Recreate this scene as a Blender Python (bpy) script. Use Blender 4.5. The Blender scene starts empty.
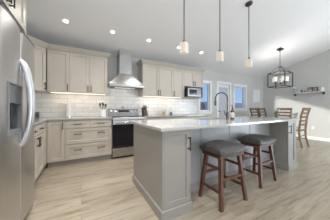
import bpy, bmesh, math, random
from mathutils import Vector, Matrix
random.seed(7)
sc = bpy.context.scene
C = sc.collection
PI = math.pi
R = math.radians

# ------------------------------------------------------------------ camera
cam_d = bpy.data.cameras.new('camera')
cam_d.sensor_width = 36.0
cam_d.lens = 152.0 / 330.0 * 36.0
cam_d.shift_y = -1.3 / 330.0
cam_d.clip_start = 0.02
cam = bpy.data.objects.new('camera', cam_d)
C.objects.link(cam)
cam.location = (0, 0, 1.10)
cam.rotation_euler = (R(90), 0, -0.503)
sc.camera = cam

# ------------------------------------------------------------------ world
w = bpy.data.worlds.new('world')
sc.world = w
w.use_nodes = True
nt = w.node_tree
nt.nodes.clear()
wo = nt.nodes.new('ShaderNodeOutputWorld')
bg = nt.nodes.new('ShaderNodeBackground')
tc = nt.nodes.new('ShaderNodeTexCoord')
sx = nt.nodes.new('ShaderNodeSeparateXYZ')
rp = nt.nodes.new('ShaderNodeValToRGB')
nt.links.new(tc.outputs['Generated'], sx.inputs[0])
nt.links.new(sx.outputs['Z'], rp.inputs[0])
rp.color_ramp.elements[0].position = 0.0
rp.color_ramp.elements[0].color = (0.42, 0.64, 0.95, 1)
rp.color_ramp.elements[1].position = 0.45
rp.color_ramp.elements[1].color = (0.17, 0.38, 0.82, 1)
nt.links.new(rp.outputs[0], bg.inputs[0])
bg.inputs[1].default_value = 0.80
nt.links.new(bg.outputs[0], wo.inputs[0])

# ------------------------------------------------------------------ sun
sd = bpy.data.lights.new('sun', 'SUN')
sd.energy = 2.3
sd.angle = R(0.8)
sd.color = (1.0, 0.96, 0.88)
sun = bpy.data.objects.new('sun', sd)
C.objects.link(sun)
sun.location = (-9, -6, 4)
sun.rotation_euler = Vector((1.0, 0.58, -0.13)).to_track_quat('-Z', 'Y').to_euler()

# ------------------------------------------------------------------ daylight through the windows behind the camera
def area(name, loc, direction, sx_, sy_, power, col=(1, 1, 1)):
    d = bpy.data.lights.new(name, 'AREA')
    d.shape = 'RECTANGLE'
    d.size = sx_
    d.size_y = sy_
    d.energy = power
    d.color = col
    o = bpy.data.objects.new(name, d)
    C.objects.link(o)
    o.location = loc
    o.rotation_euler = Vector(direction).to_track_quat('-Z', 'Y').to_euler()
    return o
area('window_daylight', (5.0, -4.06, 1.45), (0, 1, 0), 2.6, 1.9, 70, (0.92, 0.97, 1.0))
area('window_daylight', (7.21, -1.9, 1.15), (-1, 0, 0), 2.4, 2.1, 150, (0.84, 0.93, 1.0))
area('window_daylight', (-1.18, -2.4, 1.45), (1, 0, 0), 2.2, 1.1, 56, (0.90, 0.95, 1.0))  # fill light set in the added left window
# added fill lights without fixtures, above and behind the camera
for (ax, ay, aw) in ((0.45, 2.45, 14), (-0.10, 0.40, 25)):
    aisle = area('ceiling_fill_light', (ax, ay, 3.50 - 0.25 * ay - 0.02), (0, 0, -1), 0.25, 0.25, aw, (1.0, 0.97, 0.94))
    aisle.data.spread = R(112)
area('ceiling_fill_light', (0.6, -0.5, 3.38), (0, 0, -1), 0.3, 0.3, 18, (1.0, 0.97, 0.92))

# ------------------------------------------------------------------ exposure
vs = sc.view_settings
vs.view_transform = 'Standard'
vs.look = 'None'
vs.gamma = 1
vs.use_curve_mapping = False
vs.exposure = 0.22
LAMP = 2.9        # watts of each recessed lamp
UNDER = 1.25        # watts of each under-cabinet strip

# ------------------------------------------------------------------ materials
def srgb(r, g, b):
    f = lambda c: (c / 255 / 12.92) if c / 255 <= 0.04045 else ((c / 255 + 0.055) / 1.055) ** 2.4
    return (f(r), f(g), f(b), 1)

def mat(name, col, rough=0.5, metal=0.0, noise=0.0, nscale=20.0, bump=0.0, stretch=(1, 1, 1), coat=0.0, spec=None):
    m = bpy.data.materials.new(name)
    m.use_nodes = True
    n = m.node_tree.nodes
    l = m.node_tree.links
    b = n['Principled BSDF']
    b.inputs['Base Color'].default_value = col
    b.inputs['Roughness'].default_value = rough
    b.inputs['Metallic'].default_value = metal
    b.inputs['Coat Weight'].default_value = coat
    if spec is not None:
        b.inputs['Specular IOR Level'].default_value = spec
    if noise or bump:
        t = n.new('ShaderNodeTexCoord')
        mp = n.new('ShaderNodeMapping')
        mp.inputs['Scale'].default_value = stretch
        nz = n.new('ShaderNodeTexNoise')
        nz.inputs['Scale'].default_value = nscale
        nz.inputs['Detail'].default_value = 4
        l.new(t.outputs['Object'], mp.inputs[0])
        l.new(mp.outputs[0], nz.inputs['Vector'])
        if noise:
            cr = n.new('ShaderNodeValToRGB')
            cr.color_ramp.elements[0].position = 0.3
            cr.color_ramp.elements[1].position = 0.7
            cr.color_ramp.elements[0].color = tuple(max(0, c * (1 - noise)) for c in col[:3]) + (1,)
            cr.color_ramp.elements[1].color = tuple(min(1, c * (1 + noise)) for c in col[:3]) + (1,)
            l.new(nz.outputs['Fac'], cr.inputs[0])
            l.new(cr.outputs[0], b.inputs['Base Color'])
        if bump:
            bp = n.new('ShaderNodeBump')
            bp.inputs['Strength'].default_value = bump
            bp.inputs['Distance'].default_value = 0.002
            l.new(nz.outputs['Fac'], bp.inputs['Height'])
            l.new(bp.outputs[0], b.inputs['Normal'])
    return m

def emit_mat(name, col, strength, base=(0.8, 0.8, 0.8, 1)):
    m = mat(name, base, 0.4)
    b = m.node_tree.nodes['Principled BSDF']
    b.inputs['Emission Color'].default_value = col
    b.inputs['Emission Strength'].default_value = strength
    return m

def floor_mat():
    m = bpy.data.materials.new('plank_floor')
    m.use_nodes = True
    n = m.node_tree.nodes
    l = m.node_tree.links
    b = n['Principled BSDF']
    t = n.new('ShaderNodeTexCoord')
    br = n.new('ShaderNodeTexBrick')
    br.offset = 0.37
    br.inputs['Scale'].default_value = 1.0
    br.inputs['Brick Width'].default_value = 1.22
    br.inputs['Row Height'].default_value = 0.18
    br.inputs['Mortar Size'].default_value = 0.0016
    br.inputs['Mortar Smooth'].default_value = 0.2
    br.inputs['Color1'].default_value = (0.0, 0.0, 0.0, 1)
    br.inputs['Color2'].default_value = (1, 1, 1, 1)
    br.inputs['Mortar'].default_value = (0.1, 0.1, 0.1, 1)
    l.new(t.outputs['Object'], br.inputs['Vector'])
    # grain, shifted per plank
    mp = n.new('ShaderNodeMapping')
    mp.inputs['Scale'].default_value = (1.3, 11.0, 1.0)
    addv = n.new('ShaderNodeVectorMath')
    addv.operation = 'MULTIPLY_ADD'
    addv.inputs[1].default_value = (7.0, 3.0, 5.0)
    l.new(br.outputs['Color'], addv.inputs[0])
    l.new(t.outputs['Object'], mp.inputs[0])
    l.new(mp.outputs[0], addv.inputs[2])
    nz = n.new('ShaderNodeTexNoise')
    nz.inputs['Scale'].default_value = 1.6
    nz.inputs['Detail'].default_value = 6
    nz.inputs['Roughness'].default_value = 0.62
    nz.inputs['Distortion'].default_value = 0.6
    l.new(addv.outputs[0], nz.inputs['Vector'])
    cr = n.new('ShaderNodeValToRGB')
    e = cr.color_ramp.elements
    e[0].position = 0.30
    e[0].color = (0.205, 0.160, 0.108, 1)
    e[1].position = 0.72
    e[1].color = (0.43, 0.375, 0.295, 1)
    k = cr.color_ramp.elements.new(0.48)
    k.color = (0.35, 0.30, 0.228, 1)
    l.new(nz.outputs['Fac'], cr.inputs[0])
    hs = n.new('ShaderNodeHueSaturation')
    ma = n.new('ShaderNodeMapRange')
    ma.inputs['To Min'].default_value = 0.88
    ma.inputs['To Max'].default_value = 1.08
    l.new(br.outputs['Color'], ma.inputs['Value'])
    l.new(ma.outputs[0], hs.inputs['Value'])
    l.new(cr.outputs[0], hs.inputs['Color'])
    mx = n.new('ShaderNodeMixRGB')
    mx.blend_type = 'MULTIPLY'
    mx.inputs['Color2'].default_value = (0.62, 0.58, 0.52, 1)
    l.new(br.outputs['Fac'], mx.inputs['Fac'])
    l.new(hs.outputs[0], mx.inputs['Color1'])
    l.new(mx.outputs[0], b.inputs['Base Color'])
    b.inputs['Roughness'].default_value = 0.30
    b.inputs['Specular IOR Level'].default_value = 0.6
    return m

def tile_mat():
    m = bpy.data.materials.new('subway_tile')
    m.use_nodes = True
    n = m.node_tree.nodes
    l = m.node_tree.links
    b = n['Principled BSDF']
    t = n.new('ShaderNodeTexCoord')
    s = n.new('ShaderNodeSeparateXYZ')
    c = n.new('ShaderNodeCombineXYZ')
    ad = n.new('ShaderNodeMath')
    ad.operation = 'ADD'
    l.new(t.outputs['Object'], s.inputs[0])
    l.new(s.outputs['X'], ad.inputs[0])
    l.new(s.outputs['Y'], ad.inputs[1])
    l.new(ad.outputs[0], c.inputs['X'])
    l.new(s.outputs['Z'], c.inputs['Y'])
    br = n.new('ShaderNodeTexBrick')
    br.offset = 0.5
    br.inputs['Scale'].default_value = 1.0
    br.inputs['Brick Width'].default_value = 0.305
    br.inputs['Row Height'].default_value = 0.102
    br.inputs['Mortar Size'].default_value = 0.0028
    br.inputs['Color1'].default_value = (0.80, 0.79, 0.76, 1)
    br.inputs['Color2'].default_value = (0.70, 0.69, 0.67, 1)
    br.inputs['Mortar'].default_value = (0.40, 0.38, 0.36, 1)
    l.new(c.outputs[0], br.inputs['Vector'])
    l.new(br.outputs['Color'], b.inputs['Base Color'])
    bp = n.new('ShaderNodeBump')
    bp.invert = True
    bp.inputs['Strength'].default_value = 0.5
    bp.inputs['Distance'].default_value = 0.002
    l.new(br.outputs['Fac'], bp.inputs['Height'])
    l.new(bp.outputs[0], b.inputs['Normal'])
    b.inputs['Roughness'].default_value = 0.18
    return m

def quartz_mat():
    m = mat('white_quartz', (0.42, 0.415, 0.405, 1), 0.10, 0, 0.03, 6.0)
    return m

def wood_mat(name, c1, c2, rough=0.4, scale=(30, 30, 3)):
    m = bpy.data.materials.new(name)
    m.use_nodes = True
    n = m.node_tree.nodes
    l = m.node_tree.links
    b = n['Principled BSDF']
    t = n.new('ShaderNodeTexCoord')
    mp = n.new('ShaderNodeMapping')
    mp.inputs['Scale'].default_value = scale
    nz = n.new('ShaderNodeTexNoise')
    nz.inputs['Scale'].default_value = 1.5
    nz.inputs['Detail'].default_value = 5
    nz.inputs['Distortion'].default_value = 0.8
    cr = n.new('ShaderNodeValToRGB')
    cr.color_ramp.elements[0].position = 0.33
    cr.color_ramp.elements[1].position = 0.68
    cr.color_ramp.elements[0].color = c1
    cr.color_ramp.elements[1].color = c2
    l.new(t.outputs['Object'], mp.inputs[0])
    l.new(mp.outputs[0], nz.inputs['Vector'])
    l.new(nz.outputs['Fac'], cr.inputs[0])
    l.new(cr.outputs[0], b.inputs['Base Color'])
    b.inputs['Roughness'].default_value = rough
    return m

def steel_mat(name, col, rough, stretch):
    m = mat(name, col, rough, 1.0)
    n = m.node_tree.nodes
    l = m.node_tree.links
    b = n['Principled BSDF']
    t = n.new('ShaderNodeTexCoord')
    mp = n.new('ShaderNodeMapping')
    mp.inputs['Scale'].default_value = stretch
    nz = n.new('ShaderNodeTexNoise')
    nz.inputs['Scale'].default_value = 1.0
    nz.inputs['Detail'].default_value = 3
    mr = n.new('ShaderNodeMapRange')
    mr.inputs['To Min'].default_value = rough - 0.06
    mr.inputs['To Max'].default_value = rough + 0.08
    l.new(t.outputs['Object'], mp.inputs[0])
    l.new(mp.outputs[0], nz.inputs['Vector'])
    l.new(nz.outputs['Fac'], mr.inputs['Value'])
    l.new(mr.outputs[0], b.inputs['Roughness'])
    return m

def glass_mat(name, col=(1, 1, 1, 1), alpha=0.12, rough=0.02):
    # thin clear pane: mostly transparent, a little glossy reflection
    m = bpy.data.materials.new(name)
    m.use_nodes = True
    n = m.node_tree.nodes
    l = m.node_tree.links
    n.clear()
    o = n.new('ShaderNodeOutputMaterial')
    tr = n.new('ShaderNodeBsdfTransparent')
    tr.inputs[0].default_value = col
    gl = n.new('ShaderNodeBsdfGlossy')
    gl.inputs['Roughness'].default_value = rough
    lw = n.new('ShaderNodeLayerWeight')
    lw.inputs[0].default_value = 0.5
    pw = n.new('ShaderNodeMath')
    pw.operation = 'POWER'
    pw.inputs[1].default_value = 4.0
    l.new(lw.outputs['Facing'], pw.inputs[0])
    fr = n.new('ShaderNodeMath')
    fr.operation = 'MULTIPLY_ADD'
    fr.inputs[1].default_value = 0.5
    fr.inputs[2].default_value = 0.03
    l.new(pw.outputs[0], fr.inputs[0])
    mx = n.new('ShaderNodeMixShader')
    l.new(fr.outputs[0], mx.inputs[0])
    l.new(tr.outputs[0], mx.inputs[1])
    l.new(gl.outputs[0], mx.inputs[2])
    l.new(mx.outputs[0], o.inputs[0])
    return m

M = dict(
    wall=mat('wall_paint', (0.60, 0.60, 0.585, 1), 0.85, 0, 0.015, 3.0),
    ceiling=mat('ceiling_paint', (0.89, 0.89, 0.905, 1), 0.9, 0, 0.01, 40, 0.15),
    trim=mat('white_trim', (0.87, 0.87, 0.86, 1), 0.45, 0, 0.01, 5),
    floor=floor_mat(), tile=tile_mat(), quartz=quartz_mat(),
    cab=mat('greige_paint', (0.52, 0.475, 0.415, 1), 0.45, 0, 0.02, 4),
    cabin=mat('cabinet_inside', (0.36, 0.33, 0.29, 1), 0.6, 0, 0.02, 4),
    toe=mat('toe_kick', (0.40, 0.38, 0.35, 1), 0.6, 0, 0.02, 4),
    island=mat('grey_island_paint', (0.275, 0.258, 0.236, 1), 0.34, 0, 0.02, 4),
    seatside_lit=mat('island_paint_lit_copy', (0.335, 0.34, 0.35, 1), 0.30, 0, 0.02, 4),  # island paint with the light on the seating side mixed into the colour
    bronze=mat('dark_bronze', (0.045, 0.04, 0.036, 1), 0.4, 0.7, 0.1, 30),
    steel=steel_mat('brushed_steel', (0.48, 0.48, 0.48, 1), 0.28, (4, 4, 400)),
    steel_v=steel_mat('brushed_steel_fridge', (0.58, 0.575, 0.57, 1), 0.34, (200, 200, 3)),
    satin=mat('satin_steel', (0.62, 0.63, 0.65, 1), 0.42, 0.85, 0.02, 10),
    dsteel=mat('dark_steel', (0.24, 0.24, 0.25, 1), 0.33, 1.0, 0.03, 10),
    bright=mat('polished_steel', (0.72, 0.73, 0.75, 1), 0.16, 1.0, 0.02, 10),
    black=mat('black_glass', (0.012, 0.012, 0.014, 1), 0.08, 0, 0.05, 5),
    blackp=mat('black_plastic', (0.025, 0.025, 0.028, 1), 0.4, 0, 0.05, 20),
    greyp=mat('grey_plastic', (0.16, 0.165, 0.175, 1), 0.4, 0, 0.05, 20),
    gun=mat('gunmetal', (0.10, 0.105, 0.115, 1), 0.35, 0.85, 0.08, 30),
    lead=mat('aged_metal', (0.06, 0.058, 0.056, 1), 0.5, 0.6, 0.15, 30),
    white=mat('white_plastic', (0.82, 0.82, 0.80, 1), 0.4, 0, 0.01, 10),
    ceramic=mat('white_ceramic', (0.84, 0.84, 0.82, 1), 0.2, 0, 0.01, 10),
    walnut=wood_mat('dark_walnut', (0.042, 0.016, 0.010, 1), (0.155, 0.064, 0.036, 1), 0.36),
    leather=mat('charcoal_leather', (0.075, 0.073, 0.071, 1), 0.30, 0, 0.25, 14, 0.5),
    brass=mat('nailhead_brass', (0.22, 0.16, 0.09, 1), 0.35, 1.0, 0.05, 10),
    chairw=wood_mat('weathered_brown_wood', (0.085, 0.050, 0.032, 1), (0.22, 0.145, 0.095, 1), 0.5),
    tan=mat('tan_fabric', (0.55, 0.40, 0.24, 1), 0.8, 0, 0.1, 60),
    seatf=mat('cream_fabric', (0.55, 0.51, 0.45, 1), 0.85, 0, 0.08, 60),
    amber=mat('amber_glass', (0.10, 0.032, 0.014, 1), 0.12, 0, 0.1, 10),
    label=mat('paper_label', (0.66, 0.62, 0.58, 1), 0.7, 0, 0.02, 20),
    glass=glass_mat('window_glass'),
    clear=glass_mat('clear_lamp_glass', (0.93, 0.94, 0.95, 1)),
    blind=mat('blind_slat', (0.74, 0.73, 0.70, 1), 0.6, 0, 0.02, 20),
    alabaster=emit_mat('alabaster_glass', (1.0, 0.86, 0.70, 1), 0.22, (0.56, 0.51, 0.46, 1)),
    frost=emit_mat('frosted_lamp_glass', (1.0, 0.93, 0.82, 1), 0.35, (0.85, 0.84, 0.82, 1)),
    lamp=emit_mat('lamp_lens', (1.0, 0.95, 0.86, 1), 6.0),
    strip=emit_mat('under_cabinet_strip', (1.0, 0.86, 0.68, 1), 1.5),
    display=emit_mat('display_blue', (0.15, 0.35, 0.6, 1), 0.35, (0.02, 0.02, 0.03, 1)),
    knifew=wood_mat('dark_knife_block', (0.045, 0.032, 0.025, 1), (0.12, 0.085, 0.06, 1), 0.5),
    bluebox=mat('blue_plastic', (0.12, 0.19, 0.30, 1), 0.4, 0, 0.03, 20),
    red=mat('red_plastic', (0.35, 0.05, 0.05, 1), 0.4, 0, 0.05, 20),
    leaf=mat('green_leaf', (0.10, 0.24, 0.06, 1), 0.6, 0, 0.3, 30),
    petal=mat('white_petal', (0.80, 0.79, 0.76, 1), 0.6, 0, 0.03, 30),
    terra=mat('terracotta', (0.38, 0.20, 0.13, 1), 0.7, 0, 0.1, 20),
    teal=mat('teal_glaze', (0.22, 0.47, 0.52, 1), 0.3, 0, 0.08, 20),
    photo=mat('photo_print', (0.42, 0.36, 0.34, 1), 0.3, 0, 0.7, 14),
    paper=mat('white_paper', (0.80, 0.80, 0.80, 1), 0.8, 0, 0.01, 10),
    ground=mat('dry_ground', (0.36, 0.33, 0.28, 1), 0.9, 0, 0.15, 0.4),
    siding=mat('grey_siding', (0.36, 0.37, 0.39, 1), 0.8, 0, 0.08, 6, 0, (1, 1, 12)),
    shingle=mat('roof_shingle', (0.26, 0.27, 0.29, 1), 0.9, 0, 0.2, 8),
    conifer=mat('conifer_green', (0.07, 0.085, 0.07, 1), 0.9, 0, 0.3, 6),
)

# ------------------------------------------------------------------ mesh helpers
class MB:
    """collects shapes, then links them as ONE mesh object"""
    def __init__(self):
        self.bm = bmesh.new()
    def _xf(self, vs_, mtx):
        if mtx is not None:
            for v in vs_:
                v.co = mtx @ v.co
    def box(self, x0, x1, y0, y1, z0, z1, bev=0.0, mtx=None, seg=1):
        b = self.bm
        r = bmesh.ops.create_cube(b, size=1.0)
        vs_ = r['verts']
        for v in vs_:
            v.co = Vector((x0 + (v.co.x + .5) * (x1 - x0), y0 + (v.co.y + .5) * (y1 - y0), z0 + (v.co.z + .5) * (z1 - z0)))
        if bev > 0:
            es = list({e for v in vs_ for e in v.link_edges})
            r2 = bmesh.ops.bevel(b, geom=es, offset=bev, segments=seg, affect='EDGES', profile=0.5)
            vs_ = list({v for f in r2['faces'] for v in f.verts} | {v for v in vs_ if v.is_valid})
        self._xf(vs_, mtx)
        return self
    def hexa(self, lo, hi):
        """two quads (lists of 4 points, same order) joined to a solid"""
        b = self.bm
        a = [b.verts.new(p) for p in lo]
        c = [b.verts.new(p) for p in hi]
        n = len(a)
        b.faces.new(list(reversed(a)))
        b.faces.new(c)
        for i in range(n):
            j = (i + 1) % n
            b.faces.new((a[i], a[j], c[j], c[i]))
        return self
    def tube(self, pts, rad, seg=10, caps=True):
        b = self.bm
        pts = [Vector(p) for p in pts]
        rs = rad if isinstance(rad, (list, tuple)) else [rad] * len(pts)
        rings = []
        up = None
        for i, p in enumerate(pts):
            if i == 0:
                d = pts[1] - p
            elif i == len(pts) - 1:
                d = p - pts[i - 1]
            else:
                d = (pts[i + 1] - p).normalized() + (p - pts[i - 1]).normalized()
            d.normalize()
            if up is None:
                up = Vector((0, 0, 1)) if abs(d.z) < .9 else Vector((1, 0, 0))
            xx = d.cross(up)
            xx.normalize()
            up = xx.cross(d)
            up.normalize()
            rings.append([b.verts.new(p + rs[i] * (math.cos(2 * PI * k / seg) * xx + math.sin(2 * PI * k / seg) * up)) for k in range(seg)])
        for i in range(len(rings) - 1):
            for k in range(seg):
                b.faces.new((rings[i][k], rings[i][(k + 1) % seg], rings[i + 1][(k + 1) % seg], rings[i + 1][k]))
        if caps:
            b.faces.new(list(reversed(rings[0])))
            b.faces.new(rings[-1])
        return self
    def lathe(self, prof, seg=24, c=(0, 0, 0), mtx=None):
        b = self.bm
        new = []
        rings = []
        for r, z in prof:
            if r <= 1e-6:
                ring = [b.verts.new((c[0], c[1], c[2] + z))]
            else:
                ring = [b.verts.new((c[0] + r * math.cos(2 * PI * k / seg), c[1] + r * math.sin(2 * PI * k / seg), c[2] + z)) for k in range(seg)]
            rings.append(ring)
            new += ring
        for i in range(len(rings) - 1):
            A, B = rings[i], rings[i + 1]
            for k in range(seg):
                k2 = (k + 1) % seg
                if len(A) == 1 and len(B) == 1:
                    continue
                if len(A) == 1:
                    b.faces.new((A[0], B[k2], B[k]))
                elif len(B) == 1:
                    b.faces.new((A[k], A[k2], B[0]))
                else:
                    b.faces.new((A[k], A[k2], B[k2], B[k]))
        if len(rings[0]) > 1:
            b.faces.new(list(reversed(rings[0])))
        if len(rings[-1]) > 1:
            b.faces.new(rings[-1])
        self._xf(new, mtx)
        return self
    def ball(self, c, r, sub=2, sc_=(1, 1, 1)):
        q = bmesh.ops.create_icosphere(self.bm, subdivisions=sub, radius=r)
        for v in q['verts']:
            v.co = Vector((v.co.x * sc_[0] + c[0], v.co.y * sc_[1] + c[1], v.co.z * sc_[2] + c[2]))
        return self
    def prism(self, poly, z0, z1):
        """polygon in xy (counter-clockwise) pulled up in z"""
        return self.hexa([(x, y, z0) for x, y in poly], [(x, y, z1) for x, y in poly])
    def sweep(self, path, prof, closed=False):
        """profile (out, z) along a 2-D path; out is to the right of travel"""
        b = self.bm
        n = len(path)
        P = [Vector(p) for p in path]
        secs = []
        for i in range(n):
            ds = []
            if closed or i > 0:
                ds.append((P[i] - P[i - 1]).normalized())
            if closed or i < n - 1:
                ds.append((P[(i + 1) % n] - P[i]).normalized())
            ns = [Vector((d.y, -d.x)) for d in ds]
            if len(ns) == 1:
                nn = ns[0]
            else:
                nn = (ns[0] + ns[1])
                nn = nn / max(1e-6, nn.dot(ns[0]))
            secs.append([b.verts.new((P[i].x + nn.x * o, P[i].y + nn.y * o, z)) for o, z in prof])
        m = len(prof)
        for i in range(n if closed else n - 1):
            A, B = secs[i], secs[(i + 1) % n]
            for k in range(m):
                k2 = (k + 1) % m
                b.faces.new((A[k], A[k2], B[k2], B[k]))
        if not closed:
            b.faces.new(secs[0])
            b.faces.new(list(reversed(secs[-1])))
        return self
    def build(self, name, material, parent=None, smooth=False):
        bmesh.ops.recalc_face_normals(self.bm, faces=self.bm.faces[:])
        me = bpy.data.meshes.new(name)
        self.bm.to_mesh(me)
        self.bm.free()
        me.materials.append(material)
        if smooth:
            me.polygons.foreach_set('use_smooth', [True] * len(me.polygons))
            try:
                me.set_sharp_from_angle(angle=R(40))
            except Exception:
                pass
        o = bpy.data.objects.new(name, me)
        C.objects.link(o)
        if parent is not None:
            o.parent = parent
        return o

def tag(o, label, cat, group=None):
    o['label'] = label
    o['category'] = cat
    if group:
        o['group'] = group
    return o

def thing(name, label, cat, loc=(0, 0, 0), rz=0.0, group=None):
    o = bpy.data.objects.new(name, None)
    o.empty_display_size = 0.1
    C.objects.link(o)
    o.location = loc
    o.rotation_euler = (0, 0, rz)
    return tag(o, label, cat, group)

def structure(o, label=None):
    o['kind'] = 'structure'
    if label:
        o['label'] = label
    return o

def copy_tree(root, loc, rz, label, group=None):
    r = root.copy()
    C.objects.link(r)
    r.location = loc
    r.rotation_euler = (0, 0, rz)
    r['label'] = label
    if group:
        r['group'] = group
    for ch in list(root.children):
        c = ch.copy()
        C.objects.link(c)
        c.parent = r
        for g in list(ch.children):
            d = g.copy()
            C.objects.link(d)
            d.parent = c
    return r

# ------------------------------------------------------------------ room numbers (metres; camera stands at 0,0)
XL, XR, YB, YF = -1.22, 7.25, 4.10, -4.10      # inner faces of the walls
XD, YD = 6.72, 3.90                             # short angled wall: starts at (XD, YB), ends at (XR, YD)
HB, PITCH, RIDGE = 2.50, 0.25, -0.10
def ceil_z(y):
    return HB + PITCH * (YB - y) if y >= RIDGE else HB + PITCH * (YB - RIDGE) - PITCH * (RIDGE - y)
WT = 0.14                                       # wall thickness

# ------------------------------------------------------------------ structure
structure(MB().box(XL - WT, XR + WT, YF - WT, YB + WT, -0.10, 0.0).build('floor', M['floor']))

# ceiling: two slopes meeting at a ridge, one slab
ye, ys_ = YB + WT, YF - WT
cz = [(ys_, ceil_z(ys_)), (RIDGE, ceil_z(RIDGE)), (ye, HB - PITCH * WT)]
prof_lo = [(XL - WT, y, z) for y, z in cz] + [(XL - WT, y, z + .12) for y, z in reversed(cz)]
prof_hi = [(XR + WT, p[1], p[2]) for p in prof_lo]
structure(MB().hexa(prof_lo, prof_hi).build('ceiling', M['ceiling']))

def wall_x(mb, x0, x1, ya, yb, openings, z_top):
    """wall running along x between ya and yb with rectangular openings (x0,x1,z0,z1)"""
    xs = x0
    for (a, b_, z0, z1) in sorted(openings):
        mb.box(xs, a, ya, yb, 0, z_top)
        if z0 > 0:
            mb.box(a, b_, ya, yb, 0, z0)
        mb.box(a, b_, ya, yb, z1, z_top)
        xs = b_
    mb.box(xs, x1, ya, yb, 0, z_top)
    return mb

WIN = [(3.66, 4.14, 1.02, 2.03), (4.56, 5.22, 0.02, 2.06), (5.52, 6.24, 1.09, 2.03)]   # window, door, window
structure(wall_x(MB(), XL - WT, XD + 0.02, YB, YB + WT, WIN, HB).build('wall_back', M['wall']))
mb = MB()
mb.hexa([(XD, YB, 0), (XR, YD, 0), (XR + WT, YD, 0), (XR + WT, YB + WT, 0), (XD, YB + WT, 0)],
        [(XD, YB, 2.5), (XR, YD, 2.55), (XR + WT, YD, 2.55), (XR + WT, YB + WT, 2.46), (XD, YB + WT, 2.46)])
structure(mb.build('wall_corner', M['wall']))
FW = [(3.7, 6.3, .5, 2.4)]
structure(wall_x(MB(), XL - WT, XR + WT, YF - WT, YF, FW, HB).build('wall_front', M['wall']))
def wall_y(name, xa, xb, y_end, openings):
    """wall running along y under the vault; openings = (y0, y1, sill, head at y0, head at y1)"""
    mb = MB()
    cuts = sorted({YF, y_end, RIDGE} | {o[0] for o in openings} | {o[1] for o in openings})
    def piece(ya, yb, lo0, lo1, hi0, hi1):
        pts = [(ya, lo0), (yb, lo1), (yb, hi1), (ya, hi0)]
        mb.hexa([(xa, y, z) for y, z in pts], [(xb, y, z) for y, z in pts])
    for ya, yb in zip(cuts[:-1], cuts[1:]):
        op = [o for o in openings if o[0] <= ya + 1e-6 and o[1] >= yb - 1e-6]
        if not op:
            piece(ya, yb, 0, 0, ceil_z(ya), ceil_z(yb))
        else:
            o = op[0]
            if o[2] > 0:
                piece(ya, yb, 0, 0, o[2], o[2])
            piece(ya, yb, o[3], o[4], ceil_z(ya), ceil_z(yb))
    structure(mb.build(name, M['wall']))
LW = (-3.74, -1.44, .50, 1.98, 2.80)       # added unseen window, raked head shaped to cast the right wall's sun patch
RW_ = (-3.1, -.7, .06, 2.25, 2.25)
wall_y('wall_left', XL - WT, XL, YB, [LW])
wall_y('wall_right', XR, XR + WT, YD, [RW_])
# baseboards
bp = [(0, 0.0), (0.014, 0.0), (0.014, 0.095), (0.006, 0.11), (0, 0.11)]
structure(MB().sweep([(XR - .0005, YD - .01), (XR - .0005, -.62)], bp).build('baseboard_right', M['trim']))
structure(MB().sweep([(XD, YB - .0005), (XR - .016, YD + .004)], bp).build('baseboard_corner', M['trim']))
structure(MB().sweep([(5.34, YB - .0005), (XD, YB - .0005)], bp).build('baseboard_back', M['trim']))
# tiled backsplash: along the left wall, the back wall, and up behind the hood
mb = MB()
mb.box(XL, XL + .008, 2.36, YB, .915, 1.45)
mb.box(XL, 3.56, YB - .008, YB, .915, 1.45)
mb.box(.535, 1.40, YB - .008, YB, 1.45, 1.80)
structure(mb.build('trim_1', M['tile']), 'white subway tile backsplash with grey grout')

# windows and patio door in the back wall
def window(n, x0, x1, z0, z1, sill):
    root = MB()
    cw = .085
    yf = YB - .018
    # casing (proud of wall) + jamb liners
    root.box(x0 - cw, x0, yf, YB, z0 - (0 if sill else cw), z1 + cw)
    root.box(x1, x1 + cw, yf, YB, z0 - (0 if sill else cw), z1 + cw)
    root.box(x0, x1, yf, YB, z1, z1 + cw)
    fr = structure(root.build('window_%d' % n, M['trim']))
    s = MB().box(x0 - cw - .02, x1 + cw + .02, YB - .05, YB + .03, z0 - .03, z0, .004)
    s.box(x0 - cw, x1 + cw, yf, YB, z0 - .10, z0 - .03)
    s.build('window_sill', M['trim'], fr)
    f = MB()
    t = .035
    ya, yb = YB + .03, YB + .09
    f.box(x0, x0 + t, ya, yb, z0, z1).box(x1 - t, x1, ya, yb, z0, z1)
    f.box(x0 + t, x1 - t, ya, yb, z0, z0 + t).box(x0 + t, x1 - t, ya, yb, z1 - t, z1)
    f.build('window_frame', M['trim'], fr)
    MB().box(x0 + t, x1 - t, YB + .058, YB + .062, z0 + t, z1 - t).build('pane', M['glass'], fr)
    return fr
window(1, *WIN[0], True)
window(2, *WIN[2], True)
x0, x1, z0, z1 = WIN[1]
mb = MB()
cw = .09
mb.box(x0 - cw, x0, YB - .018, YB, 0, z1 + cw).box(x1, x1 + cw, YB - .018, YB, 0, z1 + cw).box(x0, x1, YB - .018, YB, z1, z1 + cw)
door = structure(mb.build('door_1', M['trim']))
mb = MB()
st = .07
ya, yb = YB + .02, YB + .065
mb.box(x0 + .005, x0 + st, ya, yb, z0, z1 - .005).box(x1 - st, x1 - .005, ya, yb, z0, z1 - .005)
mb.box(x0 + st, x1 - st, ya, yb, z0, z0 + .2).box(x0 + st, x1 - st, ya, yb, z1 - .10, z1 - .005)
mb.build('door_leaf', M['trim'], door)
MB().box(x0 + st, x1 - st, YB + .045, YB + .049, z0 + .2, z1 - .10).build('pane', M['glass'], door)
mb = MB()
z = z0 + .22
while z < z1 - .14:
    mb.hexa([(x0 + st + .01, YB + .004, z), (x1 - st - .01, YB + .004, z), (x1 - st - .01, YB + .024, z + .0205), (x0 + st + .01, YB + .024, z + .0205)],
            [(x0 + st + .01, YB + .0035, z + .001), (x1 - st - .01, YB + .0035, z + .001), (x1 - st - .01, YB + .0235, z + .0215), (x0 + st + .01, YB + .0235, z + .0215)])
    z += .0215
bl = mb.build('blind', M['blind'], door)
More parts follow.
